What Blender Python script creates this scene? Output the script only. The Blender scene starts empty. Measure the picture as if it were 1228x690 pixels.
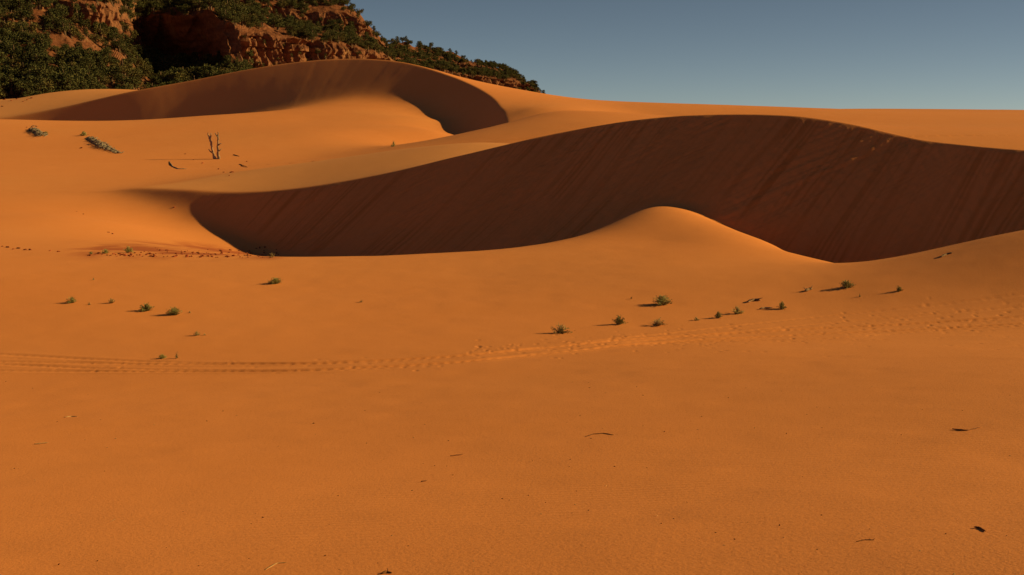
import bpy, math, random
import numpy as np
from mathutils import Vector, Matrix

rng = np.random.default_rng(7)
random.seed(7)
C = bpy.context.scene.collection
F = 1482.0                      # focal length in photo pixels (photo 1228 x 690)
PITCH = math.radians(7.5)
CP, SP = math.cos(PITCH), math.sin(PITCH)
SUN_EL, SUN_AZ = math.radians(22.3), math.radians(5.0)   # azimuth from +X towards +Y


def P(px, py, D):
    """World point on the sight line of a photo pixel, D metres out along Y."""
    px = np.asarray(px, float); py = np.asarray(py, float); D = np.asarray(D, float)
    xc = (px - 614) / F; yc = (345 - py) / F
    t = D / (CP + yc * SP)
    return np.stack([xc * t, D + 0 * t, (-SP + yc * CP) * t], -1)


def project(x, y, z):
    dep = y * CP - z * SP
    up = y * SP + z * CP
    return 614 + F * x / dep, 345 - F * up / dep


# ------------------------------------------------------------------ noise
def _hash(i, j, k, seed):
    n = (i * 374761393 + j * 668265263 + k * 2147483647 + seed * 974634777) & 0xFFFFFFFF
    n = ((n ^ (n >> 13)) * 1274126177) & 0xFFFFFFFF
    n = ((n ^ (n >> 16)) * 2246822519) & 0xFFFFFFFF
    return ((n ^ (n >> 15)) & 0xFFFFFF).astype(np.float32) / 16777215.0


def vnoise(x, y, z=None, seed=0):
    x = np.asarray(x, np.float64); y = np.asarray(y, np.float64)
    xi = np.floor(x).astype(np.int64); yi = np.floor(y).astype(np.int64)
    fx = x - xi; fy = y - yi
    fx = fx * fx * fx * (fx * (fx * 6 - 15) + 10); fy = fy * fy * fy * (fy * (fy * 6 - 15) + 10)

    def layer(k):
        a = _hash(xi, yi, k, seed); b = _hash(xi + 1, yi, k, seed)
        c = _hash(xi, yi + 1, k, seed); d = _hash(xi + 1, yi + 1, k, seed)
        return (a * (1 - fx) + b * fx) * (1 - fy) + (c * (1 - fx) + d * fx) * fy
    if z is None:
        return layer(np.zeros_like(xi)) * 2 - 1
    z = np.asarray(z, np.float64)
    zi = np.floor(z).astype(np.int64); fz = z - zi
    fz = fz * fz * (3 - 2 * fz)
    return (layer(zi) * (1 - fz) + layer(zi + 1) * fz) * 2 - 1


def fbm(x, y, z=None, seed=0, oct=4, gain=.5):
    s = 0; a = 1; tot = 0
    for o in range(oct):
        f = 2.03 ** o
        s = s + a * vnoise(x * f + 17.3 * o, y * f - 9.1 * o, None if z is None else z * f, seed + o)
        tot += a; a *= gain
    return s / tot


def sstep(a, b, x):
    t = np.clip((x - a) / (b - a), 0, 1)
    return t * t * (3 - 2 * t)


def smax(a, b, k):
    return .5 * (a + b + np.sqrt((a - b) ** 2 + k * k))


def smin(a, b, k):
    return .5 * (a + b - np.sqrt((a - b) ** 2 + k * k))


# ------------------------------------------------------------------ smooth surfaces through survey points
def cubic(xk, yk, x):
    """Cubic Hermite interpolation of the rows of yk from knots xk to x."""
    m = np.gradient(yk, xk, axis=0)
    i = np.clip(np.searchsorted(xk, x) - 1, 0, len(xk) - 2)
    h = (xk[i + 1] - xk[i])[:, None]; t = ((x - xk[i]) / (xk[i + 1] - xk[i]))[:, None]
    return ((1 + 2 * t) * (1 - t) ** 2 * yk[i] + t * (1 - t) ** 2 * h * m[i]
            + t * t * (3 - 2 * t) * yk[i + 1] + t * t * (t - 1) * h * m[i + 1])


class Surf:
    def __init__(self, pts, lam=0.0):
        p = np.array(pts, float)
        self.c = p[:, :2]; n = len(p)
        r2 = ((self.c[:, None] - self.c[None]) ** 2).sum(-1)
        K = self.k(r2) + lam * np.eye(n)
        Q = np.c_[np.ones(n), self.c]
        A = np.block([[K, Q], [Q.T, np.zeros((3, 3))]])
        s = np.linalg.solve(A, np.r_[p[:, 2], 0, 0, 0])
        self.w, self.q = s[:n], s[n:]

    @staticmethod
    def k(r2):
        return .5 * r2 * np.log(np.maximum(r2, 1e-9))

    def __call__(self, x, y):
        if np.size(x) > 500000:                 # big polar grid: evaluate on every third node, interpolate between
            ix = np.unique(np.r_[0:x.shape[0]:3, x.shape[0] - 1]); jx = np.unique(np.r_[0:x.shape[1]:3, x.shape[1] - 1])
            g = self(x[np.ix_(ix, jx)], y[np.ix_(ix, jx)])
            rr = np.hypot(x[:, 0], y[:, 0]); th = np.arange(x.shape[1])
            h = cubic(np.log(rr[ix]), g, np.log(rr))
            return cubic(jx.astype(float), h.T, th.astype(float)).T
        out = self.q[0] + self.q[1] * x + self.q[2] * y
        if np.size(x) < 2000:
            return out + self.k((x[..., None] - self.c[:, 0]) ** 2 + (y[..., None] - self.c[:, 1]) ** 2) @ self.w
        for (cx, cy), w in zip(self.c, self.w):
            out = out + w * self.k((x - cx) ** 2 + (y - cy) ** 2)
        return out


def spline(xs, ys):
    """Smooth 1-D curve through points (Catmull-Rom sampled densely), flat-slope extrapolation."""
    xs = np.array(xs, float); ys = np.array(ys, float)
    m = np.gradient(ys, xs)

    def f(x):
        x = np.asarray(x, float)
        i = np.clip(np.searchsorted(xs, x) - 1, 0, len(xs) - 2)
        h = xs[i + 1] - xs[i]; t = (x - xs[i]) / h
        tc = np.clip(t, 0, 1)
        v = ((1 + 2 * tc) * (1 - tc) ** 2 * ys[i] + tc * (1 - tc) ** 2 * h * m[i]
             + tc * tc * (3 - 2 * tc) * ys[i + 1] + tc * tc * (tc - 1) * h * m[i + 1])
        return v + np.where(t < 0, t * h * m[0], 0) + np.where(t > 1, (t - 1) * h * m[-1], 0)
    return f


def PP(l):
    return [tuple(P(*p)) for p in l]


# the low ground: foreground slope, hollow, sand sheets left and right
L_pts = PP([
    (-350, 690, 7.4), (0, 690, 7.0), (400, 690, 6.5), (800, 690, 5.95), (1228, 690, 5.35), (1600, 690, 4.95),
    (-300, 560, 13.3), (100, 560, 12.4), (614, 560, 11.1), (1000, 560, 10.05), (1500, 560, 8.9),
    (-300, 440, 23.8), (100, 440, 22.6), (450, 437, 21.4), (800, 430, 20.2), (1228, 430, 17.4), (1600, 430, 15.8),
    (-300, 380, 28.2), (100, 380, 28.0), (450, 380, 27.6), (760, 380, 26.6), (1000, 375, 26.2), (1228, 365, 25.4), (1600, 350, 24.5),
    (-300, 332, 33), (100, 332, 33.5), (330, 333, 33.5), (560, 331, 33.3), (790, 330, 31.6),
    (-300, 303, 41), (0, 303, 40), (120, 306, 38.6), (230, 307.5, 38.5), (400, 309, 38.5), (520, 305, 39), (620, 298, 39.8), (690, 288, 39.6),
    (740, 266, 43.8), (790, 253, 46.8), (840, 262, 45), (890, 283, 41.8), (940, 303, 39.2), (1000, 320, 36.4),
    (790, 290, 38.2),
    (1040, 322, 34.4), (1130, 307, 33.8), (1228, 292, 33.2), (1400, 280, 32.4),
    # left sand sheet beyond the rim
    (60, 291, 46), (-200, 286, 47), (170, 294, 47.5), (225, 299, 46.5), (150, 272, 58), 
    (80, 264, 57), (-200, 260, 58), (90, 238, 67.5), (-200, 235, 67),
    (100, 212, 80), (250, 209, 82), (-200, 208, 82), (100, 188, 98), (262, 192, 95), (-200, 186, 100), (380, 190, 95),
    (100, 163, 117), (-200, 163, 117), (260, 162, 115), (400, 165, 112), (480, 176, 105),
    (-200, 143, 132), (0, 144, 132), (100, 147.5, 131), (170, 146, 132), (260, 139, 136), (330, 134.5, 141),
    (380, 128, 152), (430, 120, 160), (460, 122.5, 156), (488, 131, 147), (512, 146, 135), (522, 160, 122), (450, 148, 128), (380, 145, 130),
    # right plain
    (720, 152, 92), (800, 145, 98), (760, 137, 135), (860, 139, 130), (900, 134.5, 180), (1050, 131, 205), (1228, 132, 205), (1500, 133, 205),
    (1228, 172, 84), (1050, 152, 108), (1500, 172, 84), (1400, 150, 110),
    (640, 150, 108),
])
L_pts += [tuple(v) for v in [
    (0, 0, -1.62), (14, 0, -.7), (-14, 0, -2.5), (0, -30, -1.0), (50, -30, -.6), (-50, -30, -1.2),
    # floor of the hollow under the slip face
    *[(P(px, 300, D)[0], D, z) for px, D, z in [
        (330, 47, -5.1), (430, 42, -4.75), (430, 47, -5.4), (560, 43, -4.95), (560, 48, -5.6), (650, 45.5, -5.2), (690, 48, -5.0), (870, 46.5, -4.6), (940, 43, -5.3), (1000, 39.5, -5.6),
        (1050, 37.6, -5.7), (1090, 36.4, -5.0), (1140, 37.2, -6.2), (1228, 36.4, -6.2), (1400, 35.2, -6.0)]],
    *[(P(px, 160, D)[0], D, z) for px, D, z in [(552, 138, -.5), (572, 124, -2.0), (590, 128, -2.2), (585, 112, -2.8)]],
    # behind the far rim
    *[(P(px, 140, D)[0], D, z) for px, D, z in [
        (0, 160, -.9), (100, 158, -1.1), (200, 158, -.6), (290, 158, .6), (0, 190, -1.0), (-200, 170, -.5)]],
]]

TAN = math.tan(math.radians(33.5))

# ---- main dune: brink curve in axes u (along) / v (down the lee side)
EU = np.array([.77, -.638]); EV = np.array([-.638, -.77])
brink = np.array(PP([(150, 236, 68.5), (205, 232, 66.6), (260, 234, 64.8), (330, 230, 62.8), (440, 213, 60.2), (540, 190, 58), (640, 166, 55.8), (700, 154, 55),
                     (770, 143, 53.3), (880, 137.5, 50.4), (960, 140, 48.2), (1030, 151, 46.2), (1100, 167, 44.2), (1165, 175, 42.2), (1228, 180, 40.2),
                     (1320, 187, 37.8), (1450, 196, 34.6)]))
bu = brink[:, :2] @ EU; bv = brink[:, :2] @ EV
c_v = spline(bu, bv); c_z = spline(bu, brink[:, 2])


def slip_z(x, y):
    u = x * EU[0] + y * EU[1]; v = x * EV[0] + y * EV[1]
    d = v - c_v(u)
    return c_z(u) - TAN * (1 + .36 * sstep(-42, -53, u)) * d * (1 - .10 * sstep(4, 10, d)), u, d


def slip_hit(px, py):
    D = np.linspace(75, 36, 1500)[::-1]
    p = P(np.full_like(D, px), np.full_like(D, py), D)
    z, u, d = slip_z(p[:, 0], p[:, 1])
    i = np.nonzero((p[:, 2] <= z) & (d > -1))[0][0]
    return p[i]


# where the slip face meets the ground at its left end, and ground kept well under it to the right of that
for px, py, dz in [(212, 243, .3), (232, 256, .2), (250, 268, .08), (280, 284, .0), (312, 297, .0)]:
    h = slip_hit(px, py); L_pts.append((h[0], h[1], h[2] - dz))
for px, py, dz in [(234, 244, .4), (254, 253, .45), (282, 266, .5), (318, 278, .6), (352, 293, .6), (300, 256, .9), (345, 262, 1.3), (400, 280, 1.2)]:
    h = slip_hit(px, py); L_pts.append((h[0], h[1], h[2] - dz))
surf_L = Surf(L_pts, .02)
sky_pts = [(200, 228, 70), (240, 221, 72), (310, 207.5, 73.5), (400, 194, 75.5), (500, 180, 76), (570, 172, 71)]
W1_pts = [tuple(b) for b in brink] + PP(sky_pts)
for px, py, D in sky_pts:
    q = P(px, py, D); W1_pts.append(tuple(q * [1.13, 1.13, 1] - [0, 0, 1.0]))
    W1_pts.append(tuple(q * [1.35, 1.35, 1] - [0, 0, 3.4]))
for b in brink[6:]:
    W1_pts.append((b[0] * 1.16, b[1] * 1.16, b[2] - .8))
    W1_pts.append((b[0] * 1.45, b[1] * 1.45, b[2] - 2.8))
for b in brink[7::2]:
    W1_pts.append((b[0] + EV[0] * 6, b[1] + EV[1] * 6, b[2] + .3))
for b in brink[1:6:2]:
    W1_pts.append((b[0] + EV[0] * 6, b[1] + EV[1] * 6, b[2] - .8))
W1_pts += [(P(60, 200, 72)[0], 72, -6.5), (P(60, 200, 90)[0], 90, -6)]
surf_W1 = Surf(W1_pts, .01)

# ---- far dune: curled brink in polar axes about a point inside the curl
O2 = P(245, 150, 128)[:2]
brink2 = np.array(PP([(-60, 146, 182), (15, 139.5, 181.2), (90, 126, 180), (150, 112, 178.8), (225, 98, 177.4), (290, 85, 175.8), (360, 74.5, 173.2), (430, 71, 168.8), (480, 75, 163.6), (512, 82.5, 158.8),
                      (540, 92, 153.2), (562, 101, 147.3), (580, 110.5, 141), (593, 120, 134.8), (601, 130, 128.8), (606.5, 140, 123.5), (608.5, 150, 119), (604, 165, 112), (590, 180, 104), (560, 195, 96)]))


def polar2(x, y):
    dx = x - O2[0]; dy = y - O2[1]
    return np.arctan2(dy, -dx), np.hypot(dx, dy)      # angle: 0 = left, pi/2 = away, pi = right


bt, br = polar2(brink2[:, 0], brink2[:, 1])
bt = np.where(bt < -1.5, bt + 2 * math.pi, bt)
c_r = spline(bt, br); c_z2 = spline(bt, brink2[:, 2])
W2_pts = [tuple(b) for b in brink2[:-1]] + PP([
    (0, 121, 210), (-80, 122, 210), (60, 111, 210), (100, 108, 207), (130, 108.5, 203), (160, 109.5, 197),
    (592, 107.5, 163), (640, 112.5, 155), (700, 122.5, 150), (780, 131, 150), (840, 140, 150),
    (640, 132, 124), (680, 143, 108), (640, 155, 104)])
W2_pts += [(P(px, 100, D)[0], D, z) for px, D, z in [(225, 205, 5.0), (360, 198, 6.0), (430, 195, 5.5), (480, 190, 5.4), (560, 180, 4.6), (660, 185, 2.6), (760, 185, .5),
                                                     (820, 120, -1.5), (800, 100, -3.0)]]
surf_W2 = Surf(W2_pts, .002)

# tracks: (plan y as a function of x) from points on the ground seen in the photo
def _track(l):
    a = np.array(PP(l)); o = np.argsort(a[:, 0]); return spline(a[o, 0], a[o, 1])


# footprints and hoof marks, random dimples along a band on the right and a few on the left
def base_terrain(x, y):
    L = surf_L(x, y)
    u = x * EU[0] + y * EU[1]; v = x * EV[0] + y * EV[1]
    d = v - c_v(u)
    zc = c_z(u)
    S1 = zc - TAN * (1 + .36 * sstep(-42, -53, u)) * d * (1 - .10 * sstep(4, 10, d))
    W1 = surf_W1(x, y)
    ku = .06 + .12 * sstep(-46, -60, u)
    D1 = smin(W1, S1, ku)
    # dune front ends at the left tip
    zl = .22 + .6 * sstep(-44, -54, u)
    T = smax(L, D1, zl)
    th, r = polar2(x, y)
    th = np.where(th < -1.2, th + 2 * math.pi, th)
    d2 = c_r(th) - r
    S2 = c_z2(th) - TAN * .95 * d2
    W2 = surf_W2(x, y)
    k2 = .08 + .8 * sstep(1.08, .86, th)
    D2 = smin(W2, S2, k2)
    D2 = np.where((r > 110) | (y < 88), -20, D2)
    T = smax(T, D2, 1.3)
    # away from the surveyed ground it settles to a plain
    R = np.hypot(x, y)
    T = T * (1 - sstep(215, 300, R)) + 1.2 * sstep(215, 300, R)
    side = sstep(60, 130, np.abs(x)) * sstep(200, 60, y)
    T = T * (1 - side) + (-2.0) * side
    back = sstep(-8, -45, y)
    T = T * (1 - back) + (-1.2) * back
    face1 = sstep(0.02, .3, d) * sstep(.05, .5, S1 - L) * (W1 > S1 - .3)
    face2 = sstep(0.02, .5, d2) * sstep(.1, .8, S2 - L) * (d2 > 0) * (r < 110)
    pale = sstep(.05, .5, D1 - L) * sstep(.1, -.4, d) * sstep(-18, -30, u) + sstep(.05, .6, D2 - L) * sstep(.3, -.8, d2) * sstep(1.25, 1.1, th)
    return T, dict(pale=np.clip(pale, 0, 1), u=u, d=d, face1=face1, face2=face2, d2=d2, th=th, r=r)


TR = []


def detail(x, y, T, m):
    R = np.hypot(x, y)
    z = T.copy()
    # broad, very low undulation
    z += .017 * fbm(x / 3.1, y / 3.1, seed=11, oct=3) * sstep(3, 12, R) * (1 - m['face1'])
    z += .006 * fbm(x / .7, y / .7, seed=15, oct=2) * sstep(60, 30, R)
    # avalanche tongues down the slip faces
    f = m['face1']
    idx = np.nonzero(f > .01)
    if len(idx[0]):
        uu = m['u'][idx]; dd = m['d'][idx]
        w = uu + .05 * vnoise(uu * .8, dd * .5, seed=3)
        w = w + .25 * vnoise(uu * .35, dd * .22, seed=20)
        br = sstep(-.25, .5, vnoise(uu * .5, dd * .25 + 9, seed=19))
        fan = w / (1 + .045 * dd)
        s = .24 * vnoise(fan * 1.1, dd * .16, seed=21) + br * (.24 * vnoise(fan * 3.1, dd * .26 + 5, seed=22) + .26 * vnoise(fan * 11, dd * .45, seed=23))
        # notches where tongues start under the brink
        n = np.maximum(vnoise(w * 1.7, 0 * dd + 3.3, seed=24) - .15, 0) * sstep(3.2, .2, dd)
        z[idx] += f[idx] * sstep(-57, -47, uu) * (.085 * s - .03 * n + .018 * fbm(uu * 4, dd * 4, seed=25, oct=3))
    f = m['face2']
    idx = np.nonzero(f > .01)
    if len(idx[0]):
        w = m['th'][idx] * 45
        z[idx] += f[idx] * .006 * (vnoise(w * .5, m['d2'][idx] * .07, seed=31) + .5 * vnoise(w * 1.4, m['d2'][idx] * .1, seed=32))
    for fy, half, depth, x0, x1, sd in TR:
        idx = np.nonzero((x > x0 - 2) & (x < x1 + 2) & (np.abs(y - fy(x)) < half + .8))
        if not len(idx[0]):
            continue
        xx = x[idx]; q = y[idx] - fy(xx) - .05 * vnoise(xx * .5, xx * 0, seed=sd + 5)
        amp = sstep(x0 - 1.5, x0 + 1.5, xx) * sstep(x1 + 1.5, x1 - 1.5, xx) * (.7 + .45 * vnoise(xx * .35, xx * 0 + sd, seed=sd))
        for s in ((-half, half) if half > .1 else (0,)):
            e = q - s
            rut = np.exp(-(e / .085) ** 4)
            berm = np.exp(-((np.abs(e) - .19) / .07) ** 2)
            tread = .5 + .5 * np.sin(xx * 2 * math.pi / .19 + 2 * vnoise(xx * 1.7, q * 2, seed=sd + 2))
            z[idx] += np.maximum(amp, 0) * depth * (-rut * (.95 + .35 * tread) + .45 * berm)
    return z


def ground_at(px, py, d0=4., d1=215.):
    for step in range(3):
        D = np.geomspace(d0, d1, (160, 24, 12)[step])
        p = P(np.full_like(D, px), np.full_like(D, py), D)
        T, m = base_terrain(p[:, 0], p[:, 1])
        h = np.nonzero(p[:, 2] <= T)[0]
        i = h[0] if len(h) else len(D) - 1
        d0, d1 = D[max(i - 1, 0)], D[i]
    return float(p[i, 0]), float(p[i, 1]), float(T[i])


def z_at(x, y):
    T, m = base_terrain(np.array([float(x)]), np.array([float(y)]))
    return float(detail(np.array([float(x)]), np.array([float(y)]), T, m)[0])


def gpath(l):
    pts = np.array([ground_at(*p) for p in l]); o = np.argsort(pts[:, 0])
    return spline(pts[o, 0], pts[o, 1])


tk1 = gpath([(-120, 438), (0, 439), (120, 441), (260, 442), (420, 438), (540, 431), (660, 420), (800, 408), (960, 399), (1100, 392), (1228, 384), (1330, 376)])
tk2 = gpath([(-120, 425), (0, 431), (120, 437), (260, 441), (420, 440), (560, 431), (700, 414), (860, 397), (1000, 383), (1120, 372), (1228, 360), (1330, 350)])
tk3 = gpath([(600, 428), (720, 417), (860, 410), (1000, 405), (1100, 398), (1228, 391), (1330, 386)])
TR += [(tk1, .42, .032, -12, 16, 41), (tk2, .42, .018, -12, 16, 51), (tk3, .0, .022, 1, 16, 61)]

# ------------------------------------------------------------------ helpers
def link(o, parent=None):
    C.objects.link(o)
    if parent is not None:
        o.parent = parent
    return o


def mesh_np(name, V, Fq, mats, mi=None, smooth=True):
    me = bpy.data.meshes.new(name)
    V = np.asarray(V, np.float32); Fq = np.asarray(Fq, np.int32)
    n = Fq.shape[1]
    me.vertices.add(len(V)); me.vertices.foreach_set('co', V.ravel())
    me.loops.add(Fq.size); me.loops.foreach_set('vertex_index', Fq.ravel())
    me.polygons.add(len(Fq))
    me.polygons.foreach_set('loop_start', np.arange(0, Fq.size, n, dtype=np.int32))
    me.polygons.foreach_set('use_smooth', np.full(len(Fq), smooth))
    for mt in mats:
        me.materials.append(mt)
    if mi is not None:
        me.polygons.foreach_set('material_index', np.asarray(mi, np.int32))
    me.update(calc_edges=True); me.validate()
    return me


def obj(name, me, parent=None):
    return link(bpy.data.objects.new(name, me), parent)


def thing(o, label=None, cat=None, group=None, kind=None):
    if label: o['label'] = label
    if cat: o['category'] = cat
    if group: o['group'] = group
    if kind: o['kind'] = kind
    return o


def empty(name, loc, label, cat, group=None, rz=0, scale=(1, 1, 1)):
    o = bpy.data.objects.new(name, None); link(o)
    o.empty_display_size = .2
    o.location = loc; o.rotation_euler = (0, 0, rz); o.scale = scale
    return thing(o, label, cat, group)


class MB:
    """Collects quads / tubes / lumps as one mesh."""
    def __init__(self):
        self.v = []; self.f = []; self.m = []; self.n = 0

    def add(self, V, Q, mi=0):
        V = np.asarray(V, float); Q = np.asarray(Q, int)
        self.v.append(V); self.f.append(Q + self.n); self.m.append(np.full(len(Q), mi)); self.n += len(V)

    def tube(self, pts, rad, seg=6, mi=0, rough=0, seed=0):
        pts = np.asarray(pts, float); rad = np.broadcast_to(np.asarray(rad, float), (len(pts),))
        t = np.gradient(pts, axis=0); t /= np.linalg.norm(t, axis=1)[:, None] + 1e-9
        ref = np.array([.3, .9, .31]) if abs(t[0][1]) < .8 else np.array([.95, .1, .3])
        a = np.cross(t, ref); a /= np.linalg.norm(a, axis=1)[:, None]
        b = np.cross(t, a)
        ang = np.arange(seg) * 2 * math.pi / seg
        r = rad[:, None] * (1 + rough * np.random.default_rng(seed).uniform(-1, 1, (len(pts), seg)))
        ring = pts[:, None] + (a[:, None] * np.cos(ang)[None, :, None] + b[:, None] * np.sin(ang)[None, :, None]) * r[..., None]
        V = np.r_[ring.reshape(-1, 3), pts[:1], pts[-1:]]
        Q = []
        for i in range(len(pts) - 1):
            for j in range(seg):
                k = (j + 1) % seg
                Q.append((i * seg + j, i * seg + k, (i + 1) * seg + k, (i + 1) * seg + j))
        e = len(pts) * seg
        for j in range(0, seg - 1, 2):
            k = (j + 1) % seg; l = (j + 2) % seg
            Q.append((e, l, k, j)); o = (len(pts) - 1) * seg; Q.append((e + 1, o + j, o + k, o + l))
        self.add(V, Q, mi)

    def leaves(self, cen, size, aspect=1.0, mi=0, r=None, up=None):
        """A quad per centre, randomly oriented (or drawn along `up`)."""
        r = r or rng
        n = len(cen)
        a = r.normal(size=(n, 3)) if up is None else up + .25 * r.normal(size=(n, 3))
        a /= np.linalg.norm(a, axis=1)[:, None]
        b = np.cross(a, r.normal(size=(n, 3))); b /= np.linalg.norm(b, axis=1)[:, None]
        s = size * r.uniform(.6, 1.3, (n, 1))
        a = a * s * aspect; b = b * s
        V = np.stack([cen - a - b * .6, cen + a * .1 - b, cen + a + b * .4, cen - a * .1 + b], 1).reshape(-1, 3)
        self.add(V, np.arange(4 * n).reshape(n, 4), mi)

    def build(self, name, mats, parent=None, smooth=False):
        me = mesh_np(name, np.concatenate(self.v), np.concatenate(self.f), mats, np.concatenate(self.m), smooth)
        return obj(name, me, parent)


# ------------------------------------------------------------------ materials
def mat(name):
    m = bpy.data.materials.new(name); m.use_nodes = True
    nt = m.node_tree; b = nt.nodes['Principled BSDF']
    b.inputs['Roughness'].default_value = .95
    b.inputs['Specular IOR Level'].default_value = .12
    return m, nt, b


def N(nt, t, **kw):
    n = nt.nodes.new(t)
    for k, v in kw.items():
        if k in n.inputs: n.inputs[k].default_value = v
        else: setattr(n, k, v)
    return n


def ramp(nt, fac, stops):
    r = nt.nodes.new('ShaderNodeValToRGB')
    e = r.color_ramp.elements
    while len(e) < len(stops): e.new(.5)
    for el, (p, c) in zip(e, stops):
        el.position = p; el.color = (*c, 1) if len(c) == 3 else c
    nt.links.new(fac, r.inputs[0])
    return r.outputs[0]


def mixc(nt, fac, a, b, mode='MIX'):
    m = nt.nodes.new('ShaderNodeMix'); m.data_type = 'RGBA'; m.blend_type = mode
    for s, val in ((m.inputs[0], fac), (m.inputs[6], a), (m.inputs[7], b)):
        if isinstance(val, (int, float)): s.default_value = val
        elif isinstance(val, tuple): s.default_value = (*val, 1)
        else: nt.links.new(val, s)
    return m.outputs[2]


def math_n(nt, op, a, b=None, c=None):
    m = nt.nodes.new('ShaderNodeMath'); m.operation = op
    for i, v in enumerate((a, b, c)):
        if v is None: continue
        if isinstance(v, (int, float)): m.inputs[i].default_value = v
        else: nt.links.new(v, m.inputs[i])
    return m.outputs[0]


def noise(nt, vec, scale, detail=3, rough=.55):
    n = N(nt, 'ShaderNodeTexNoise', Scale=scale, Detail=detail, Roughness=rough)
    nt.links.new(vec, n.inputs['Vector'])
    return n.outputs['Fac']



M = {}


def sand_material():
    m, nt, b = mat('sand')
    geo = N(nt, 'ShaderNodeNewGeometry'); pos = geo.outputs['Position']
    big = noise(nt, pos, .05, 4)
    mid = noise(nt, pos, .6, 4)
    fine = noise(nt, pos, 45, 2, .7)
    col = ramp(nt, big, [(.3, (.68, .238, .074)), (.5, (.69, .250, .082)), (.72, (.69, .264, .090))])
    col = mixc(nt, ramp(nt, mid, [(.35, (0, 0, 0)), (.75, (.16, .16, .16))]), col, (.60, .205, .045))
    col = mixc(nt, ramp(nt, fine, [(.30, (.55, .55, .55)), (.42, (0, 0, 0))]), col, (.42, .12, .024))
    grit = noise(nt, pos, 150, 2, .7)
    col = mixc(nt, ramp(nt, grit, [(.56, (0, 0, 0)), (.68, (.5, .5, .5))]), col, (.74, .36, .13))
    # coarse darker grains left in streaks on the slip face
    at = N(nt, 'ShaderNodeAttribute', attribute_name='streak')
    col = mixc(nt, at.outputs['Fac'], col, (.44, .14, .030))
    ps = N(nt, 'ShaderNodeAttribute', attribute_name='pale_sand')       # paler, finer blown sand on the ridge backs
    col = mixc(nt, math_n(nt, 'MULTIPLY', ps.outputs['Fac'], .8), col, (.70, .305, .115))
    rs = N(nt, 'ShaderNodeAttribute', attribute_name='red_soil')
    col = mixc(nt, math_n(nt, 'MULTIPLY', rs.outputs['Fac'], .85), col, (.36, .085, .032))
    nt.links.new(col, b.inputs['Base Color'])
    b.inputs['Specular IOR Level'].default_value = .10
    b.inputs['Diffuse Roughness'].default_value = .12
    # grain + wind ripples
    sc = N(nt, 'ShaderNodeVectorMath', operation='MULTIPLY'); nt.links.new(pos, sc.inputs[0]); sc.inputs[1].default_value = (.35, 1, 0)
    wv = N(nt, 'ShaderNodeTexWave', wave_type='BANDS', bands_direction='Y', Scale=2.6, Distortion=6.0, Detail=2.0)
    wv.inputs['Detail Scale'].default_value = 1.2
    nt.links.new(sc.outputs[0], wv.inputs['Vector'])
    rp = N(nt, 'ShaderNodeAttribute', attribute_name='ripple')
    rh = math_n(nt, 'MULTIPLY', wv.outputs['Fac'], rp.outputs['Fac'])
    h = math_n(nt, 'MULTIPLY_ADD', rh, .010, math_n(nt, 'MULTIPLY', fine, .006))
    h = math_n(nt, 'MULTIPLY_ADD', noise(nt, pos, 14, 4, .65), .006, h)
    bp = N(nt, 'ShaderNodeBump', Strength=.55, Distance=1.0)
    nt.links.new(h, bp.inputs['Height']); nt.links.new(bp.outputs[0], b.inputs['Normal'])
    return m


def plain(name, col, var=.35, scale=6, rough=.95):
    m, nt, b = mat(name)
    geo = N(nt, 'ShaderNodeNewGeometry')
    oi = N(nt, 'ShaderNodeObjectInfo')
    n = noise(nt, geo.outputs['Position'], scale, 3)
    dark = tuple(c * (1 - var) for c in col); lite = tuple(min(1, c * (1 + var)) for c in col)
    c = ramp(nt, n, [(.3, dark), (.7, lite)])
    k = math_n(nt, 'MULTIPLY_ADD', oi.outputs['Random'], .5, .75)
    c2 = N(nt, 'ShaderNodeVectorMath', operation='SCALE')
    nt.links.new(c, c2.inputs[0]); nt.links.new(k, c2.inputs['Scale'])
    nt.links.new(c2.outputs[0], b.inputs['Base Color'])
    b.inputs['Roughness'].default_value = rough
    return m


def foliage(name, a, c):
    m, nt, b = mat(name)
    geo = N(nt, 'ShaderNodeNewGeometry'); oi = N(nt, 'ShaderNodeObjectInfo')
    r = geo.outputs['Random Per Island']
    col = ramp(nt, r, [(0, a), (1, c)])
    k = math_n(nt, 'MULTIPLY_ADD', oi.outputs['Random'], .6, .7)
    c2 = N(nt, 'ShaderNodeVectorMath', operation='SCALE')
    nt.links.new(col, c2.inputs[0]); nt.links.new(k, c2.inputs['Scale'])
    nt.links.new(c2.outputs[0], b.inputs['Base Color'])
    return m


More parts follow.
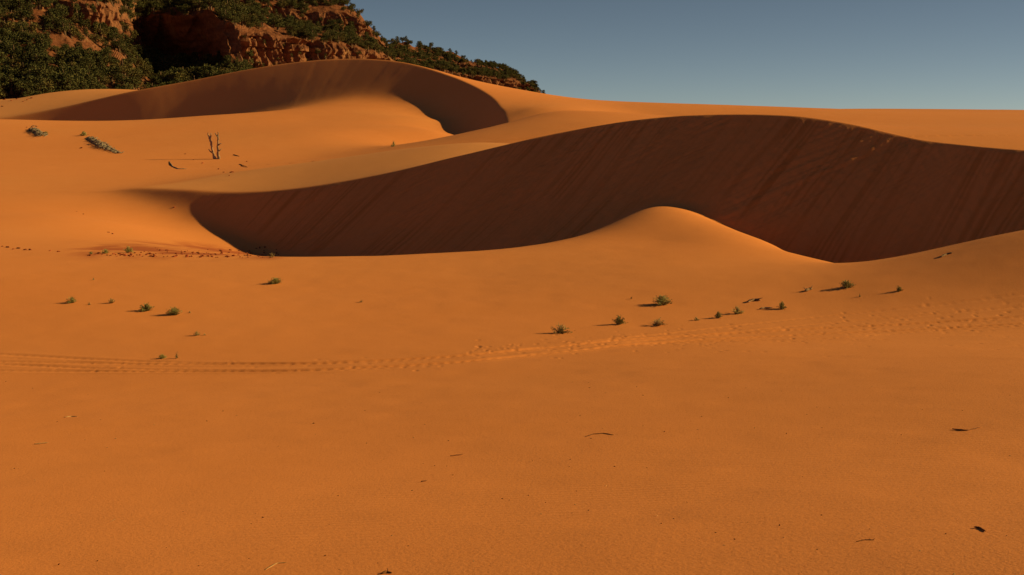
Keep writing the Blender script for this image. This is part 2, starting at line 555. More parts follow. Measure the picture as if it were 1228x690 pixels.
def rock_material():
    m, nt, b = mat('hillside_rock')
    geo = N(nt, 'ShaderNodeNewGeometry'); pos = geo.outputs['Position']
    sep = N(nt, 'ShaderNodeSeparateXYZ'); nt.links.new(pos, sep.inputs[0])
    sn = N(nt, 'ShaderNodeSeparateXYZ'); nt.links.new(geo.outputs['True Normal'], sn.inputs[0])
    n1 = noise(nt, pos, .12, 5, .6); n2 = noise(nt, pos, .7, 5, .65)
    zz = N(nt, 'ShaderNodeVectorMath', operation='MULTIPLY'); nt.links.new(pos, zz.inputs[0]); zz.inputs[1].default_value = (.04, .04, .5)
    strata = noise(nt, zz.outputs[0], 1.0, 4, .6)
    rock = ramp(nt, strata, [(.30, (.12, .048, .029)), (.45, (.21, .086, .046)), (.58, (.27, .117, .060)), (.72, (.14, .054, .031))])
    rock = mixc(nt, ramp(nt, n2, [(.35, (.65, .65, .65)), (.6, (0, 0, 0))]), rock, (.085, .036, .022))
    pale = ramp(nt, n1, [(.58, (0, 0, 0)), (.72, (.6, .6, .6))])
    rock = mixc(nt, pale, rock, (.34, .20, .095))
    soil = ramp(nt, n2, [(.3, (.10, .036, .018)), (.7, (.19, .066, .030))])
    steep = ramp(nt, sn.outputs['Z'], [(.55, (1, 1, 1)), (.75, (0, 0, 0))])
    nt.links.new(mixc(nt, steep, soil, rock), b.inputs['Base Color'])
    bp = N(nt, 'ShaderNodeBump', Strength=.8, Distance=1.0)
    nt.links.new(math_n(nt, 'MULTIPLY', noise(nt, pos, .9, 6, .65), .8), bp.inputs['Height'])
    nt.links.new(bp.outputs[0], b.inputs['Normal'])
    return m


M['sand'] = sand_material()
M['rock'] = rock_material()
M['juniper'] = foliage('juniper_foliage', (.024, .032, .013), (.105, .098, .036))
M['olive'] = foliage('oak_brush_foliage', (.036, .036, .014), (.145, .115, .040))
M['bark'] = plain('juniper_bark', (.12, .075, .05), .3, 3)
M['green'] = foliage('shrub_green_leaves', (.20, .21, .065), (.40, .38, .15))
M['deep'] = foliage('shrub_dark_leaves', (.17, .18, .07), (.38, .35, .15))
M['dry'] = foliage('shrub_dry_leaves', (.30, .22, .09), (.48, .36, .17))
M['stalk'] = plain('shrub_stalk', (.33, .23, .12), .3, 20)
M['grey'] = plain('weathered_wood', (.25, .20, .155), .35, 9)
M['deadbark'] = plain('dead_trunk_wood', (.26, .165, .11), .5, 7)
M['chip'] = plain('bark_chip', (.17, .07, .03), .4, 30)
M['pale'] = plain('bleached_twig', (.42, .25, .12), .3, 30)
M['clod'] = plain('red_soil_clod', (.23, .055, .024), .4, 5)

# ------------------------------------------------------------------ ground sheet
HF = math.radians(23.6)
ang = np.r_[np.linspace(-math.pi, -HF, 110)[:-1], np.linspace(-HF, HF, 1060)[:-1], np.linspace(HF, math.pi, 110)]
rad = np.r_[np.geomspace(.6, 5, 30)[:-1], np.geomspace(5, 14, 200)[:-1], np.geomspace(14, 27, 330)[:-1], np.linspace(27, 38, 120)[:-1], np.linspace(38, 76, 540)[:-1],
            np.linspace(76, 112, 130)[:-1], np.linspace(112, 205, 380)[:-1], np.geomspace(205, 330, 60)[:-1], np.geomspace(330, 6000, 30)]
A, R = np.meshgrid(ang, rad)
GX = (np.sin(A) * R).astype(np.float64); GY = (np.cos(A) * R).astype(np.float64)
GT, gm = base_terrain(GX, GY)
GZ = detail(GX, GY, GT, gm)
# foot and hoof prints in the band of tracks
for _ in range(460):
    px = rng.uniform(560, 1240); t = (px - 560) / 680
    py = 421 - 36 * t + rng.normal(0, 4 + 10 * t)
    if rng.random() < .12: px, py = rng.uniform(-5, 560), 439 + rng.normal(0, 4)
    x0, y0, _z = ground_at(px, py, 10, 40)
    i0, i1 = np.searchsorted(rad, [y0 * 1.0 - .6, math.hypot(x0, y0) + .4])
    a0 = math.atan2(x0, y0); j0, j1 = np.searchsorted(ang, [a0 - .4 / y0, a0 + .4 / y0])
    sx, sy = rng.uniform(.03, .055), rng.uniform(.035, .08)
    e = ((GX[i0:i1, j0:j1] - x0) / sx) ** 2 + ((GY[i0:i1, j0:j1] - y0) / sy) ** 2
    GZ[i0:i1, j0:j1] += rng.uniform(.003, .011) * (-np.exp(-e) + .15 * np.exp(-((np.sqrt(e) - 1.6) / .5) ** 2))
nr, na = GX.shape
ii = np.arange((nr - 1) * (na - 1)); r_ = ii // (na - 1); a_ = ii % (na - 1)
quads = np.stack([r_ * na + a_, r_ * na + a_ + 1, (r_ + 1) * na + a_ + 1, (r_ + 1) * na + a_], -1)[:, ::-1]
# centre disc
V = np.stack([GX, GY, GZ], -1).reshape(-1, 3)
cz = float(GZ[0].mean())
V = np.r_[V, [[0, 0, cz]]]
cq = np.array([[na * nr, j + 2, j + 1, j] for j in range(0, na - 2, 2)])
ground = obj('ground', mesh_np('ground', V, np.r_[quads, cq], [M['sand']]))
thing(ground, kind='structure')
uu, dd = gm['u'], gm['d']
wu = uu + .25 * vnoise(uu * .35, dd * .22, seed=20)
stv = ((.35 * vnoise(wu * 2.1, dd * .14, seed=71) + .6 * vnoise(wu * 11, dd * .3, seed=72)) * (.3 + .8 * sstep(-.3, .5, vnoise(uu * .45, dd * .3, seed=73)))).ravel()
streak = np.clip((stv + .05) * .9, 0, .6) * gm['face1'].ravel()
a = ground.data.attributes.new('streak', 'FLOAT', 'POINT'); a.data.foreach_set('value', np.r_[streak, 0].astype(np.float32))
pxg, pyg = project(GX, np.maximum(GY, 1), GZ)
soil = sstep(60, 130, pxg) * sstep(352, 318, pxg) * sstep(284, 300, pyg + 6 * fbm(GX, GY, seed=85)) * sstep(36, 38.5, GY) * sstep(60, 54, GY) * sstep(-.35, .35, fbm(GX * .9, GY * .45, seed=86))
a = ground.data.attributes.new('red_soil', 'FLOAT', 'POINT'); a.data.foreach_set('value', np.r_[soil.ravel(), 0].astype(np.float32))
a = ground.data.attributes.new('pale_sand', 'FLOAT', 'POINT'); a.data.foreach_set('value', np.r_[gm['pale'].ravel(), 0].astype(np.float32))
rip = sstep(-2, 6, GX + .35 * GY - 2 + 3 * fbm(GX / 4, GY / 4, seed=80)) * sstep(15, 9.5, GY) * (.35 + .9 * sstep(-.2, .5, fbm(GX / 2.5, GY / 2.5, seed=81)))
a = ground.data.attributes.new('ripple', 'FLOAT', 'POINT'); a.data.foreach_set('value', np.r_[rip.ravel(), 0].astype(np.float32))
zero = A.ravel()
del uu, dd, stv, streak, A, R

# ------------------------------------------------------------------ mesa behind the dunes
HK = np.array([
    # px,  D0,  D1,  y1,  y2,  D3,  y3,  y4,   D5,  y5
    (-330, 230, 300, 30, 5, 330, -60, -85, 380, -190),
    (-60, 240, 308, 14, -6, 340, -50, -75, 390, -120),
    (60, 250, 318, 14, -4, 350, -36, -55, 405, -95),
    (100, 256, 326, 30, 4, 358, -22, -40, 415, -75),
    (128, 258, 340, 44, 6, 368, -16, -32, 420, -66),
    (150, 262, 364, 44, 22, 384, -10, -26, 425, -58),
    (163, 266, 392, 56, 22, 402, -6, -22, 434, -52),
    (180, 270, 408, 68, 21, 414, -4, -18, 440, -46),
    (225, 274, 396, 76, 20, 414, -4, -16, 442, -40),
    (260, 276, 378, 80, 19, 418, -2, -12, 446, -34),
    (269, 280, 360, 82, 26, 420, 0, -10, 448, -32),
    (300, 290, 370, 86, 36, 424, 8, -4, 452, -26),
    (335, 300, 380, 90, 44, 428, 26, 8, 456, -14),
    (370, 312, 394, 90, 48, 434, 34, 12, 460, -6),
    (405, 325, 408, 88, 52, 440, 36, 16, 466, 2),
    (432, 340, 420, 86, 58, 446, 44, 24, 470, 17),
    (444, 348, 428, 88, 62, 452, 54, 38, 474, 32),
    (460, 358, 438, 92, 68, 460, 60, 54, 482, 47),
    (500, 380, 458, 98, 82, 480, 74, 69, 502, 54),
    (560, 415, 490, 106, 90, 510, 86, 78, 532, 70),
    (600, 440, 516, 112, 94, 534, 91, 84, 552, 82),
    (622, 455, 532, 116, 99, 546, 97, 94, 562, 93),
    (632, 464, 540, 120, 110, 552, 106, 103, 566, 101),
    (645, 472, 546, 126, 118, 556, 115, 113, 570, 111.5),
    (670, 480, 552, 140, 138, 560, 137, 136, 575, 135)])
NC = 1000
pxs = np.linspace(-330, 670, NC)
K = [spline(HK[:, 0], HK[:, i])(pxs) for i in range(10)]
_, D0, D1, y1, y2, D3, y3, y4, D5, y5 = K
n0 = P(pxs, 150, D0); n0[:, 2] = -1.5
n1 = P(pxs, y1, D1); n2 = P(pxs, y2, D1 + 3.5 - 20 * sstep(160, 185, pxs) * sstep(272, 255, pxs)); n3 = P(pxs, y3, D3); n4 = P(pxs, y4, D3 + 4); n5 = P(pxs, y5, D5)
n6 = n5 + np.array([-40, 90, 0]); n6[:, 2] = -2
segs = [(n0, n1, 60, 0), (n1, n2, 60, 1), (n2, n3, 36, 0), (n3, n4, 34, 1), (n4, n5, 26, 0), (n5, n6, 14, 0)]
rows = []; cl = []; tt = []
for s, (a_, b_, n, c) in enumerate(segs):
    for t in np.linspace(0, 1, n, endpoint=False):
        rows.append(a_ + (b_ - a_) * t); cl.append(c * (1 if n < 1 else min(1, 6 * t, 6 * (1 - t) + .2))); tt.append(s + t)
rows.append(n6); cl.append(0); tt.append(6)
HV = np.array(rows); cl = np.array(cl)[:, None]; tt = np.array(tt)
x, y, z = HV[..., 0], HV[..., 1], HV[..., 2]
along = x * .75 + y * .66
wig = fbm(along / 30, z / 25, seed=90, oct=2)
but = 1 - np.abs(fbm(along / 4.6 + .6 * wig, z / 26, seed=91, oct=2)) * 2.2          # buttresses
cr = 1 - np.abs(fbm(along / 1.9 + .3 * wig, z / 10, seed=92, oct=3)) * 2.0
led = fbm(along / 18, z / 2.2, seed=93, oct=2)
disp = cl * (3.4 * (but - .4) + 1.6 * (cr - .4) + 1.3 * led + .9 * np.sign(vnoise(z / 1.7, along / 40, seed=98)) * vnoise(along / 9, z / 3, seed=99))
sl = (1 - cl) * sstep(0, .25, tt)[:, None]
gul = fbm(along / 16, (x - y) / 50, seed=94, oct=3)
disp = disp + sl * 2.5 * gul
HV[..., 0] += .72 * disp; HV[..., 1] -= .69 * disp
HV[..., 2] += sl * (1.6 * fbm(x / 9, y / 9, seed=95, oct=4) + .5 * fbm(x / 2.2, y / 2.2, seed=96, oct=2)) * sstep(5.9, 5.2, tt)[:, None]
mr = len(HV)
ii = np.arange((mr - 1) * (NC - 1)); r_ = ii // (NC - 1); a_ = ii % (NC - 1)
hq = np.stack([r_ * NC + a_, r_ * NC + a_ + 1, (r_ + 1) * NC + a_ + 1, (r_ + 1) * NC + a_], -1)
hill = obj('hillside', mesh_np('hillside', HV.reshape(-1, 3), hq, [M['rock']], smooth=False))
thing(hill, kind='structure')

# ---- trees on the hill
def tree_meshes(kind, seed):
    r = np.random.default_rng(seed)
    cm = MB(); tm = MB()
    H = 1.0
    # trunk with limbs, unit height
    lean = r.normal(0, .05, 2)
    tm.tube([(0, 0, -.12), (lean[0] * .4, lean[1] * .4, .2), (lean[0], lean[1], .5), (lean[0] * 1.3, lean[1] * 1.3, .78)], [.075, .055, .035, .012], 7, 0, .2, seed)
    lobes = []
    nl = {'round': 9, 'cone': 9, 'brush': 8}[kind]
    for i in range(nl):
        t = (i + .5) / nl
        if kind == 'cone':
            h = .18 + .72 * t; w = .34 * (1 - .75 * t)
        elif kind == 'round':
            h = .28 + .5 * r.random(); w = .34 * math.sqrt(max(.1, 1 - ((h - .45) / .6) ** 2))
        else:
            h = .22 + .42 * r.random(); w = .48 * r.random() ** .5
        a = i * 2.4 + r.normal(0, .4)
        c = np.array([w * math.cos(a) * .75 + lean[0], w * math.sin(a) * .75 + lean[1], h])
        lobes.append((c, r.uniform(.15, .24) * (1.0 if kind != 'cone' else 1.1 - .5 * t)))
        tm.tube([(lean[0] * .5, lean[1] * .5, max(.12, h - .25)), (c + np.array([lean[0] * .5, lean[1] * .5, h - .1])) / 2 * [1, 1, .96], c], [.03, .02, .008], 5, 0, .2, seed + i)
    if kind == 'cone': lobes.append((np.array([lean[0], lean[1], .92]), .08))
    for c, s in lobes:
        n = int(122 * (s / .2) ** 2) + 22
        d = r.normal(size=(n, 3)); d /= np.linalg.norm(d, axis=1)[:, None]
        p = c + d * s * (r.uniform(.25, 1.08, (n, 1)) ** .6) * [1, 1, .85]
        cm.leaves(p, .023, 1.3, 0, r)
    return cm, tm


protos = []
for i, kd in enumerate(['round', 'round', 'cone', 'brush', 'round', 'brush', 'cone']):
    cm, tm = tree_meshes(kd, 100 + i)
    mt = M['olive'] if kd == 'brush' else M['juniper']
    protos.append((mesh_np('crown', np.concatenate(cm.v), np.concatenate(cm.f), [mt], None, False),
                   mesh_np('trunk', np.concatenate(tm.v), np.concatenate(tm.f), [M['bark']], None, True), kd, cm, tm))

BARE = [(44, 40, 11, 26), (75, 56, 22, 6), (30, 10, 9, 12), (135, 80, 20, 5), (12, 38, 14, 4), (88, 72, 8, 4), (128, 22, 15, 13), (402, 20, 34, 8), (438, 36, 12, 14), (330, 12, 8, 4), (58, 84, 10, 3)]
DUNE = spline([-50, 0, 60, 100, 150, 225, 290, 360, 430, 480, 540, 580, 640, 680], [114, 116, 111, 108, 110, 99, 86, 75, 71, 75, 92, 106, 112, 118])
cand = []
NT = 70000
I_ = rng.integers(0, mr, NT); J_ = rng.integers(0, NC, NT)
PT = HV[I_, J_]; TT = tt[I_]; CLF = cl[I_, 0] > .4
PX, PY = project(PT[:, 0], PT[:, 1], PT[:, 2]); DY = DUNE(PX)
keep = (PX > -45) & (PX < 652) & (PY > -22) & (PY < DY + 14) & (TT < 5.25)
keep &= ~(CLF & (rng.random(NT) > np.where(TT < 2.2, .10, .16)))
# bare ground and rock outcrops the photo shows
for bx, by, bw, bh in BARE:
    keep &= ~((((PX - bx) / bw) ** 2 + ((PY + 4 - by) / bh) ** 2 < 1) & (rng.random(NT) < .9))
keep &= ~((PX > 160) & (PX < 268) & (PY > 22) & (PY < 66) & (TT < 2.1))
keep &= ~((vnoise(PT[:, 0] / 9, PT[:, 1] / 9, PT[:, 2] / 9, seed=97) < -.5) & ~((PX < 300) & (PY > 75)))
for k in np.nonzero(keep)[0][:2000]:
    H = rng.uniform(1.9, 4.8) * (1.0 if PX[k] < 300 else .85 if PX[k] < 450 else .72)
    if PY[k] > 80 and PX[k] < 260: H *= 1.2
    if CLF[k]: H *= .6
    cand.append((*PT[k], H, PX[k], PY[k], TT[k], DY[k]))
cand.sort(key=lambda c: -c[3] / c[1] * (1 if -8 < c[5] < c[7] + 3 and -5 < c[4] < 648 else .2))
TL = {
    'skyline': 'small dark juniper tree standing on the hill skyline against the sky',
    'foot': 'bushy green tree at the hill foot just above the far sand edge',
    'right': 'small dark tree on the low right end of the hill beyond the dunes',
    'bench': 'dark green tree on the ledges above the orange cliffs of the hill',
    'slope': 'dark green tree on the red slope at the left of the hill'}
woods = MB()
for k, (x0, y0, z0, H, px, py, t, dy_) in enumerate(cand):
    cme, tme, kd, cmb, tmb = protos[k % len(protos)]
    wd = H * rng.uniform(.95, 1.45); rz = rng.uniform(0, 6.28)
    if k < 298:
        where = 'skyline' if t > 4.6 and px > 395 else 'right' if px > 450 else 'bench' if t > 1.5 and px > 150 else 'foot' if py > 78 else 'slope'
        o = empty('juniper_tree' if kd != 'brush' else 'oak_tree', (x0, y0, z0), TL[where], 'tree', 'trees on the hill: ' + where, rz, (wd, wd, H))
        obj('crown', cme, o); obj('trunk', tme, o)
    else:
        Rm = np.array([[math.cos(rz) * wd, -math.sin(rz) * wd, 0], [math.sin(rz) * wd, math.cos(rz) * wd, 0], [0, 0, H]])
        for mb_, mi in ((cmb, 1 if kd == 'brush' else 0), (tmb, 2)):
            Vv = np.concatenate(mb_.v) @ Rm.T + [x0, y0, z0]
            woods.add(Vv, np.concatenate(mb_.f), mi)
wd_o = woods.build('scrub_woodland', [M['juniper'], M['olive'], M['bark']])
thing(wd_o, 'dark scrub woodland covering the rocky hill between the larger trees', 'woodland', kind='stuff')

# ------------------------------------------------------------------ shrubs on the sand
def shrub_parts(style, seed):
    r = np.random.default_rng(seed)
    st = MB(); fo = MB(); ns = {'tuft': 34, 'bush': 54, 'dry': 46}[style]
    cen = []; up = []
    for i in range(ns):
        a = r.uniform(0, 6.28); tl = r.uniform(.1, 1.15) if style != 'tuft' else r.uniform(.1, .9)
        d = np.array([math.cos(a) * tl, math.sin(a) * tl, 1.12 - .86 * tl + r.normal(0, .08)]); d /= np.linalg.norm(d)
        Ln = r.uniform(.55, 1.05)
        end = d * Ln * [.6, .6, .95]
        mid_ = end * .5 + [0, 0, .06]
        st.tube([(0.05 * math.cos(a), .05 * math.sin(a), -.1), mid_, end], [.016, .012, .005], 4, 0)
        if style == 'dry' and i % 3: continue
        m = {'tuft': 24, 'bush': 20, 'dry': 16}[style]
        s = r.uniform(.12, 1.0, (m, 1))
        p = np.where(s < .5, mid_ * s * 2, mid_ + (end - mid_) * (s - .5) * 2) + r.normal(0, .055, (m, 3))
        cen.append(p); up.append(np.repeat(d[None], m, 0))
    cen = np.concatenate(cen); cen[:, 2] = np.maximum(cen[:, 2], .01)
    fo.leaves(cen, .024, 2.4, 0, r, np.concatenate(up))
    return (mesh_np('foliage', np.concatenate(fo.v), np.concatenate(fo.f), [], None, False),
            mesh_np('stem', np.concatenate(st.v), np.concatenate(st.f), [M['stalk']], None, True))


SH = {}
for st in ('tuft', 'bush', 'dry'):
    for mname in ('green', 'deep', 'dry'):
        for v in range(2):
            f_, s_ = shrub_parts(st, hash((st, v)) % 1 + 300 + v * 7 + len(st) * 13)
            f_.materials.append(M[mname]); SH[st, mname, v] = (f_, s_)

SHRUBS = [  # px, base py, width px, height px, form, leaf, label
    (86, 364, 14, 9, 'tuft', 'green', 'small green tuft, leftmost of the row on the left foreground sand'),
    (134, 364, 10, 7, 'tuft', 'dry', 'tiny pale tuft between the leftmost tuft and the pair of green shrubs'),
    (107, 366, 5, 5, 'dry', 'dry', 'tiny dry sprig just right of the leftmost tuft'),
    (176, 373, 17, 11, 'bush', 'green', 'green shrub, the left one of the pair on the left sand'),
    (209, 378, 19, 12, 'bush', 'green', 'green shrub, the right one of the pair on the left sand'),
    (228, 376, 5, 4, 'dry', 'dry', 'tiny dry sprig close to the right of the pair of green shrubs'),
    (236, 403, 9, 7, 'tuft', 'dry', 'small yellowish tuft between the green pair and the wheel tracks'),
    (245, 403, 5, 4, 'dry', 'dry', 'dry brown sprig touching the yellowish tuft above the wheel tracks'),
    (195, 430, 10, 7, 'bush', 'green', 'bright green low tuft right beside the wheel tracks at left'),
    (212, 430, 6, 9, 'dry', 'dry', 'thin dry brown sprig next to the green tuft by the wheel tracks'),
    (330, 340, 18, 9, 'bush', 'green', 'lone yellow green shrub under the left end of the dark slip face'),
    (154, 303, 11, 9, 'bush', 'green', 'bright green shrub among the red clods, largest there'),
    (127, 304, 11, 6, 'tuft', 'green', 'flat green tuft among the red clods left of the bright shrub'),
    (109, 305, 6, 4, 'tuft', 'deep', 'tiny dark tuft at the left end of the red clods'),
    (112, 336, 4, 4, 'dry', 'dry', 'tiny dry sprig on open sand above the leftmost tuft'),
    (433, 363, 7, 4, 'dry', 'dry', 'small dry sprig alone on the middle of the sand'),
    (672, 399, 28, 13, 'dry', 'deep', 'wide grey straggly shrub beside the tracks, leftmost of the right row'),
    (742, 389, 15, 13, 'bush', 'deep', 'compact dark green shrub between the straggly grey ones'),
    (794, 365, 24, 13, 'bush', 'deep', 'broad dark green shrub standing alone above the right row'),
    (788, 390, 23, 9, 'dry', 'dry', 'flat pale straggly shrub below the broad dark shrub'),
    (835, 384, 10, 5, 'dry', 'deep', 'low brown sprig right of the flat pale shrub'),
    (861, 381, 10, 9, 'bush', 'deep', 'small round green shrub right of the low brown sprig'),
    (884, 376, 18, 11, 'dry', 'green', 'half dry green shrub with bleached stalks in the right row'),
    (938, 370, 11, 10, 'bush', 'deep', 'small green shrub on the low scarp, right of the driftwood'),
    (1016, 345, 17, 11, 'bush', 'deep', 'dark green shrub under the rim below the deepest shade'),
    (1078, 350, 11, 8, 'tuft', 'green', 'pale green tuft, rightmost shrub below the rim'),
    (1031, 356, 4, 5, 'dry', 'dry', 'tiny dry sprig below the shrub under the deepest shade'),
    (757, 358, 4, 3, 'dry', 'dry', 'tiny dry sprig left of the broad dark shrub'),
    (472, 176, 7, 8, 'dry', 'deep', 'small dark bush alone on the lit floor inside the far dune'),
    (100, 163, 10, 6, 'bush', 'deep', 'round dark bush beside the long grey brushwood on the far left sand'),
    (55, 161, 6, 4, 'bush', 'deep', 'dark bush at the right end of the small grey brushwood heap'),
    (326, 309, 9, 6, 'tuft', 'dry', 'pale yellow tuft at the right end of the red clods'),
]
for k, (px, py, w, h, st, ml, lab) in enumerate(SHRUBS):
    x0, y0, z0 = ground_at(px, py)
    s = y0 / F
    f_, s_ = SH[st, ml, k % 2]
    o = empty('desert_shrub', (x0, y0, z0 - .01), lab, 'shrub', 'shrubs on the sand', rng.uniform(0, 6), (w * s / 1.0, w * s / 1.0, h * s / .95))
    obj('foliage', f_, o); obj('stem', s_, o)

# ------------------------------------------------------------------ dead forked trunk
x0, y0, z0 = ground_at(260, 191)
s = y0 / F
o = empty('dead_tree', (x0, y0, z0), 'bleached dead tree with two bare broken trunks on the far left sand', 'tree')


def trunk(name, pts, rad, seed, snags):
    b = MB()
    p = np.array([(a * s, d * s, c * s) for a, d, c in pts])
    # finer, gnarled
    t = np.linspace(0, 1, 22); q = np.stack([np.interp(t, np.linspace(0, 1, len(p)), p[:, i]) for i in range(3)], -1)
    rr = np.interp(t, np.linspace(0, 1, len(rad)), rad) * s * .74
    q += np.random.default_rng(seed).normal(0, .35 * s, q.shape) * [1, 1, .3]
    b.tube(q, rr, 9, 0, .22, seed)
    to = b.build(name, [M['deadbark']], o, True)
    for i, (sp, sr) in enumerate(snags):
        c = MB(); c.tube(np.array(sp) * s, np.array(sr) * s, 6, 0, .2, seed + i)
        c.build('broken_branch', [M['grey']], to, True)


trunk('trunk', [(2, 0, -6), (2.2, 0, 4), (1.6, 0, 12), (2.4, 1, 20), (2.6, 0, 27), (2.2, 0, 32)], [3.0, 2.2, 1.7, 1.5, 1.4, .7], 5,
      [([(2.2, 0, 26), (0, -1, 29), (-.8, -1, 31)], [1.0, .7, .3]), ([(2, 0, 16), (5, 0, 18.5), (7, -1, 18)], [.8, .5, .2]),
       ([(2.2, 0, 9), (5, -1, 11), (6.5, -1, 13)], [.8, .5, .2])])
trunk('trunk', [(0, 2, -6), (-4, 2, 5), (-5.5, 2, 12), (-6.5, 1, 20), (-8.2, 1, 26), (-10.5, 1, 31.5)], [3.0, 2.1, 1.6, 1.9, 1.5, .5], 9,
      [([(-7.5, 1, 23), (-6.2, 0, 27), (-6, 0, 31)], [1.1, .8, .3]), ([(-4.5, 2, 7), (-8, 2, 9), (-10, 2, 12)], [1.1, .7, .3])])
# fallen wood by the trunk, brushwood heaps and driftwood
def stick(name, pix, rad_px, material, label, cat='stick', group=None, lift=.5, seed=0, twigs=0):
    pts = [np.array(ground_at(*p)) for p in pix]
    sc = pts[0][1] / F
    c = pts[0].copy()
    q = np.array([p - c for p in pts]); q[:, 2] += rad_px * sc * lift
    t = np.linspace(0, 1, 4 * len(q)); q = np.stack([np.interp(t, np.linspace(0, 1, len(q)), q[:, i]) for i in range(3)], -1)
    b = MB(); r = np.random.default_rng(seed)
    b.tube(q + r.normal(0, .12 * rad_px * sc, q.shape), np.interp(t, [0, .2, .8, 1], [.5, 1, .8, .3]) * rad_px * sc, 6, 0, .25, seed)
    for i in range(twigs):
        a = q[r.integers(2, len(q) - 1)]
        d = r.normal(size=3); d[2] = abs(d[2]) * .8 + .2; d /= np.linalg.norm(d)
        l = r.uniform(2.5, 6) * rad_px * sc
        b.tube([a, a + d * l * .5 + r.normal(0, .1 * l, 3), a + d * l], np.array([.4, .3, .12]) * rad_px * sc, 5, 0, .2, seed + i)
    ob = b.build(name, [material], None, True); ob.location = c
    return thing(ob, label, cat, group)


def brush_heap(pix, w, h, label, seed, material):
    r = np.random.default_rng(seed); b = MB()
    p0 = np.array(ground_at(*pix[len(pix) // 2])); sc = p0[1] / F
    for i in range(60 * len(pix)):
        k = r.uniform(0, len(pix) - 1.001); a, f = pix[int(k)], k % 1; c = pix[int(k) + 1]
        env = math.sin(math.pi * (k / (len(pix) - 1)) ** .8) * .8 + .2
        px = a[0] + (c[0] - a[0]) * f + r.normal(0, w * .15); py = a[1] + (c[1] - a[1]) * f + r.normal(0, w * .16 * env)
        g = np.array(ground_at(px, py)) - p0
        d = r.normal(size=3) * [1, 1, .35]; d[0] += .8; d /= np.linalg.norm(d)
        l = r.uniform(2, 5) * sc * 1.4
        up = np.array([0, 0, r.uniform(0, h) * sc * env])
        b.tube([g - d * l * .5 + up, g + up + [0, 0, .6 * sc], g + d * l * .5 + up], np.array([.25, .45, .15]) * sc * 1.3, 5, 0, .2, seed + i)
    spine = np.array([np.array(ground_at(*q)) - p0 for q in np.repeat(np.array(pix, float), 2, 0)[:-1] + r.normal(0, .4, (2 * len(pix) - 1, 2))])
    b.tube(spine + [0, 0, .5 * sc], np.linspace(1.3, .5, len(spine)) * sc, 6, 0, .25, seed)
    ob = b.build('brushwood', [material], None, True); ob.location = p0
    return thing(ob, label, 'brushwood', 'grey brushwood half buried on the far left sand')


brush_heap([(37, 156), (42, 159), (48, 163), (54, 162)], 10, 4, 'short grey heap of brushwood on the far left sand, nearer the photo edge', 60, M['grey'])
brush_heap([(107, 166), (114, 172), (121, 176), (128, 178), (142, 184)], 11, 4, 'long grey heap of brushwood tailing off to the right, left of the dead tree', 61, M['grey'])
stick('stick', [(203, 194), (207, 200), (214, 203), (224, 203)], .55, M['grey'], 'curved grey stick on the sand left of the dead tree', seed=3, twigs=4)
stick('stick', [(280, 186), (287, 188)], .7, M['chip'], 'dark bark piece right of the dead tree', seed=5)
stick('stick', [(287, 197), (297, 201)], .45, M['chip'], 'thin dark stick lower right of the dead tree', seed=6)
stick('driftwood', [(896, 363), (905, 360), (912, 361)], 1.8, M['deadbark'], 'brown driftwood lying above the half dry shrub', 'driftwood', seed=7, twigs=2)
stick('driftwood', [(911, 371), (918, 370), (926, 370)], 1.3, M['deadbark'], 'thin brown driftwood right of the half dry shrub', 'driftwood', seed=8)
stick('driftwood', [(965, 350), (970, 348), (974, 347)], 1.8, M['deadbark'], 'dark driftwood left of the shrub under the deepest shade', 'driftwood', seed=9, twigs=2)
stick('driftwood', [(1128, 309), (1136, 305), (1142, 304)], 1.3, M['deadbark'], 'small driftwood just below the right rim of the shaded hollow', 'driftwood', seed=10)
stick('twig', [(702, 524), (712, 521), (724, 520), (736, 522)], .7, M['chip'], 'dark curved twig lying on the middle of the foreground', 'twig', seed=11)
stick('twig', [(77, 501), (86, 500), (93, 500)], .9, M['pale'], 'pale bleached twig on the left foreground below the tracks', 'twig', seed=12)
stick('twig', [(130, 628), (141, 622), (151, 619)], .7, M['pale'], 'long pale bent twig in the lower left foreground', 'twig', seed=13)
stick('twig', [(318, 684), (332, 676), (344, 675)], .8, M['pale'], 'pale twig near the bottom edge, left of centre', 'twig', seed=14)
stick('twig', [(41, 533), (50, 532), (58, 531)], .7, M['pale'], 'thin pale twig under the bleached twig at left', 'twig', seed=15)
stick('twig', [(1027, 650), (1038, 648), (1048, 648)], .8, M['chip'], 'dark forked twig standing up in the lower right foreground', 'twig', seed=16, twigs=5)
stick('bark_piece', [(1142, 515), (1158, 517), (1176, 513)], 1.1, M['chip'], 'long dark bark piece half buried in the right foreground', 'bark', seed=17)
stick('bark_piece', [(1168, 633), (1176, 634), (1182, 638)], 1.3, M['chip'], 'short curved bark piece near the lower right corner', 'bark', seed=18)
stick('bark_piece', [(457, 689), (464, 687), (470, 688)], 2.0, M['chip'], 'dark bark piece at the bottom edge of the photo', 'bark', seed=19, twigs=2)
stick('twig', [(540, 547), (548, 546), (556, 545)], .7, M['chip'], 'small dark twig in the middle of the foreground, left of the curved one', 'twig', seed=20)
stick('twig', [(505, 578), (512, 577)], 1.0, M['chip'], 'very short dark twig below the small one in mid foreground', 'twig', seed=21)

# chips and clods: lumpy stones copied one by one
def lump(name, material, seed, flat=.6):
    import bmesh
    bm = bmesh.new(); bmesh.ops.create_icosphere(bm, subdivisions=2, radius=1)
    r = np.random.default_rng(seed); off = r.uniform(0, 50)
    for v in bm.verts:
        c = v.co
        k = 1 + .38 * float(vnoise(np.array([c.x * 1.4 + off]), np.array([c.y * 1.4]), np.array([c.z * 1.4]), seed=seed)[0])
        v.co = Vector((c.x * k, c.y * k * .75, c.z * k * flat))
    me = bpy.data.meshes.new(name); bm.to_mesh(me); bm.free()
    me.materials.append(material)
    return me


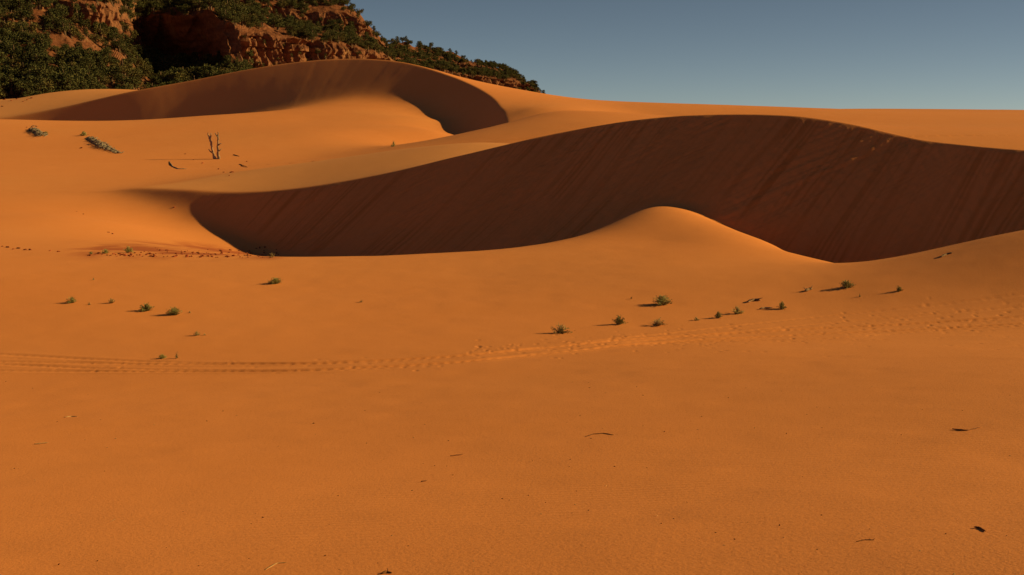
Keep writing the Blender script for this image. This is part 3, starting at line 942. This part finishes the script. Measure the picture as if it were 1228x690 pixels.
chips = [lump('bark_chip', M['chip'], 400 + i, .5) for i in range(4)] + [lump('bark_chip', M['pale'], 410, .4)]
clods = [lump('soil_clod', M['clod'], 420 + i, .7) for i in range(4)]


def scatter(name, me, px, py, size_px, label, cat, group):
    x0, y0, z0 = ground_at(px, py)
    s_ = size_px * y0 / F * .5
    ob = obj(name, me); ob.location = (x0, y0, z0 + s_ * .15)
    ob.rotation_euler = (rng.normal(0, .3), rng.normal(0, .3), rng.uniform(0, 6.28)); ob.scale = (s_ * rng.uniform(.9, 1.5), s_, s_ * rng.uniform(.6, 1))
    return thing(ob, label, cat, group)


for k in range(210):
    py = 455 + 235 * rng.random() ** 1.1; px = rng.uniform(5, 1225)
    pal = rng.random() < .3
    scatter('bark_chip', chips[4] if pal else chips[k % 4], px, py, rng.uniform(.9, 2.5) * (.7 + .5 * (py - 455) / 235),
            'tiny pale chip of litter scattered on the foreground sand' if pal else 'tiny dark chip of litter scattered on the foreground sand', 'chip', 'pale litter chips' if pal else 'dark litter chips')
for k in range(150):
    px = 100 + 240 * rng.random() ** .8; py = 308.5 - abs(rng.normal(0, 1)) * (2 + 5 * (px - 90) / 240) + (px - 200) * .012
    scatter('soil_clod', clods[k % 4], px, py, rng.uniform(1.2, 4.0) * (1.5 if k % 9 == 0 else 1), 'dark red clod in the strip of clods before the slip face', 'clod', 'red clods in the strip')
for px, py in [(3, 296), (9, 297), (22, 298), (30, 300), (36, 300), (70, 302), (60, 301), (16, 299)]:
    scatter('soil_clod', clods[int(px) % 4], px, py, rng.uniform(2.5, 5), 'dark red clod at the left edge of the photo on the sand rim', 'clod', 'red clods at the left edge')
for px, py in [(92, 254), (100, 257), (209, 249), (135, 281), (130, 279), (262, 203), (268, 207), (278, 207), (243, 196), (296, 194), (222, 185), (232, 192), (97, 178), (32, 153), (275, 211)]:
    scatter('soil_clod', clods[int(px) % 4], px, py, rng.uniform(1.8, 3.6), 'small dark clod alone on the far left sand', 'clod', 'clods on the far left sand')
for px, py in [(5, 119), (14, 121), (20, 119), (28, 122), (33, 120), (3, 128), (38, 118)]:
    scatter('soil_clod', clods[int(px) % 4], px, py, rng.uniform(2.2, 3.6), 'dark clod on the orange bank below the hill trees at far left', 'clod', 'clods on the far left bank')

# ------------------------------------------------------------------ light, sky, camera
sun_dir = Vector((math.cos(SUN_EL) * math.cos(SUN_AZ), math.cos(SUN_EL) * math.sin(SUN_AZ), math.sin(SUN_EL)))
sd = bpy.data.lights.new('sun', 'SUN'); sd.energy = 5.0; sd.angle = math.radians(.55); sd.color = (1, .72, .25)
so = bpy.data.objects.new('sun', sd); link(so); so.rotation_euler = sun_dir.to_track_quat('Z', 'Y').to_euler(); so.location = (60, 30, 40)

w = bpy.data.worlds.new('World'); bpy.context.scene.world = w; w.use_nodes = True
nt = w.node_tree
sky = nt.nodes.new('ShaderNodeTexSky'); sky.sky_type = 'NISHITA'; sky.sun_disc = False
sky.sun_elevation = SUN_EL; sky.sun_rotation = math.pi / 2 - SUN_AZ
sky.altitude = 3000; sky.air_density = .42; sky.dust_density = 1.2; sky.ozone_density = .2
bg = nt.nodes['Background']; bg.inputs['Strength'].default_value = .058
tint = mixc(nt, 1.0, sky.outputs[0], (1.0, .905, .70), 'MULTIPLY')      # warm camera white balance
nt.links.new(tint, bg.inputs['Color'])

cd = bpy.data.cameras.new('camera'); cam = bpy.data.objects.new('camera', cd); link(cam)
cd.sensor_width = 36; cd.lens = 36 * F / 1228; cd.clip_start = .1; cd.clip_end = 20000
cam.location = (0, 0, 0); cam.rotation_euler = (math.pi / 2 - PITCH, 0, 0)
sc = bpy.context.scene; sc.camera = cam
sc.view_settings.view_transform = 'Standard'; sc.view_settings.look = 'None'; sc.view_settings.gamma = 1
sc.view_settings.exposure = .30
sc.cycles.use_denoising = True
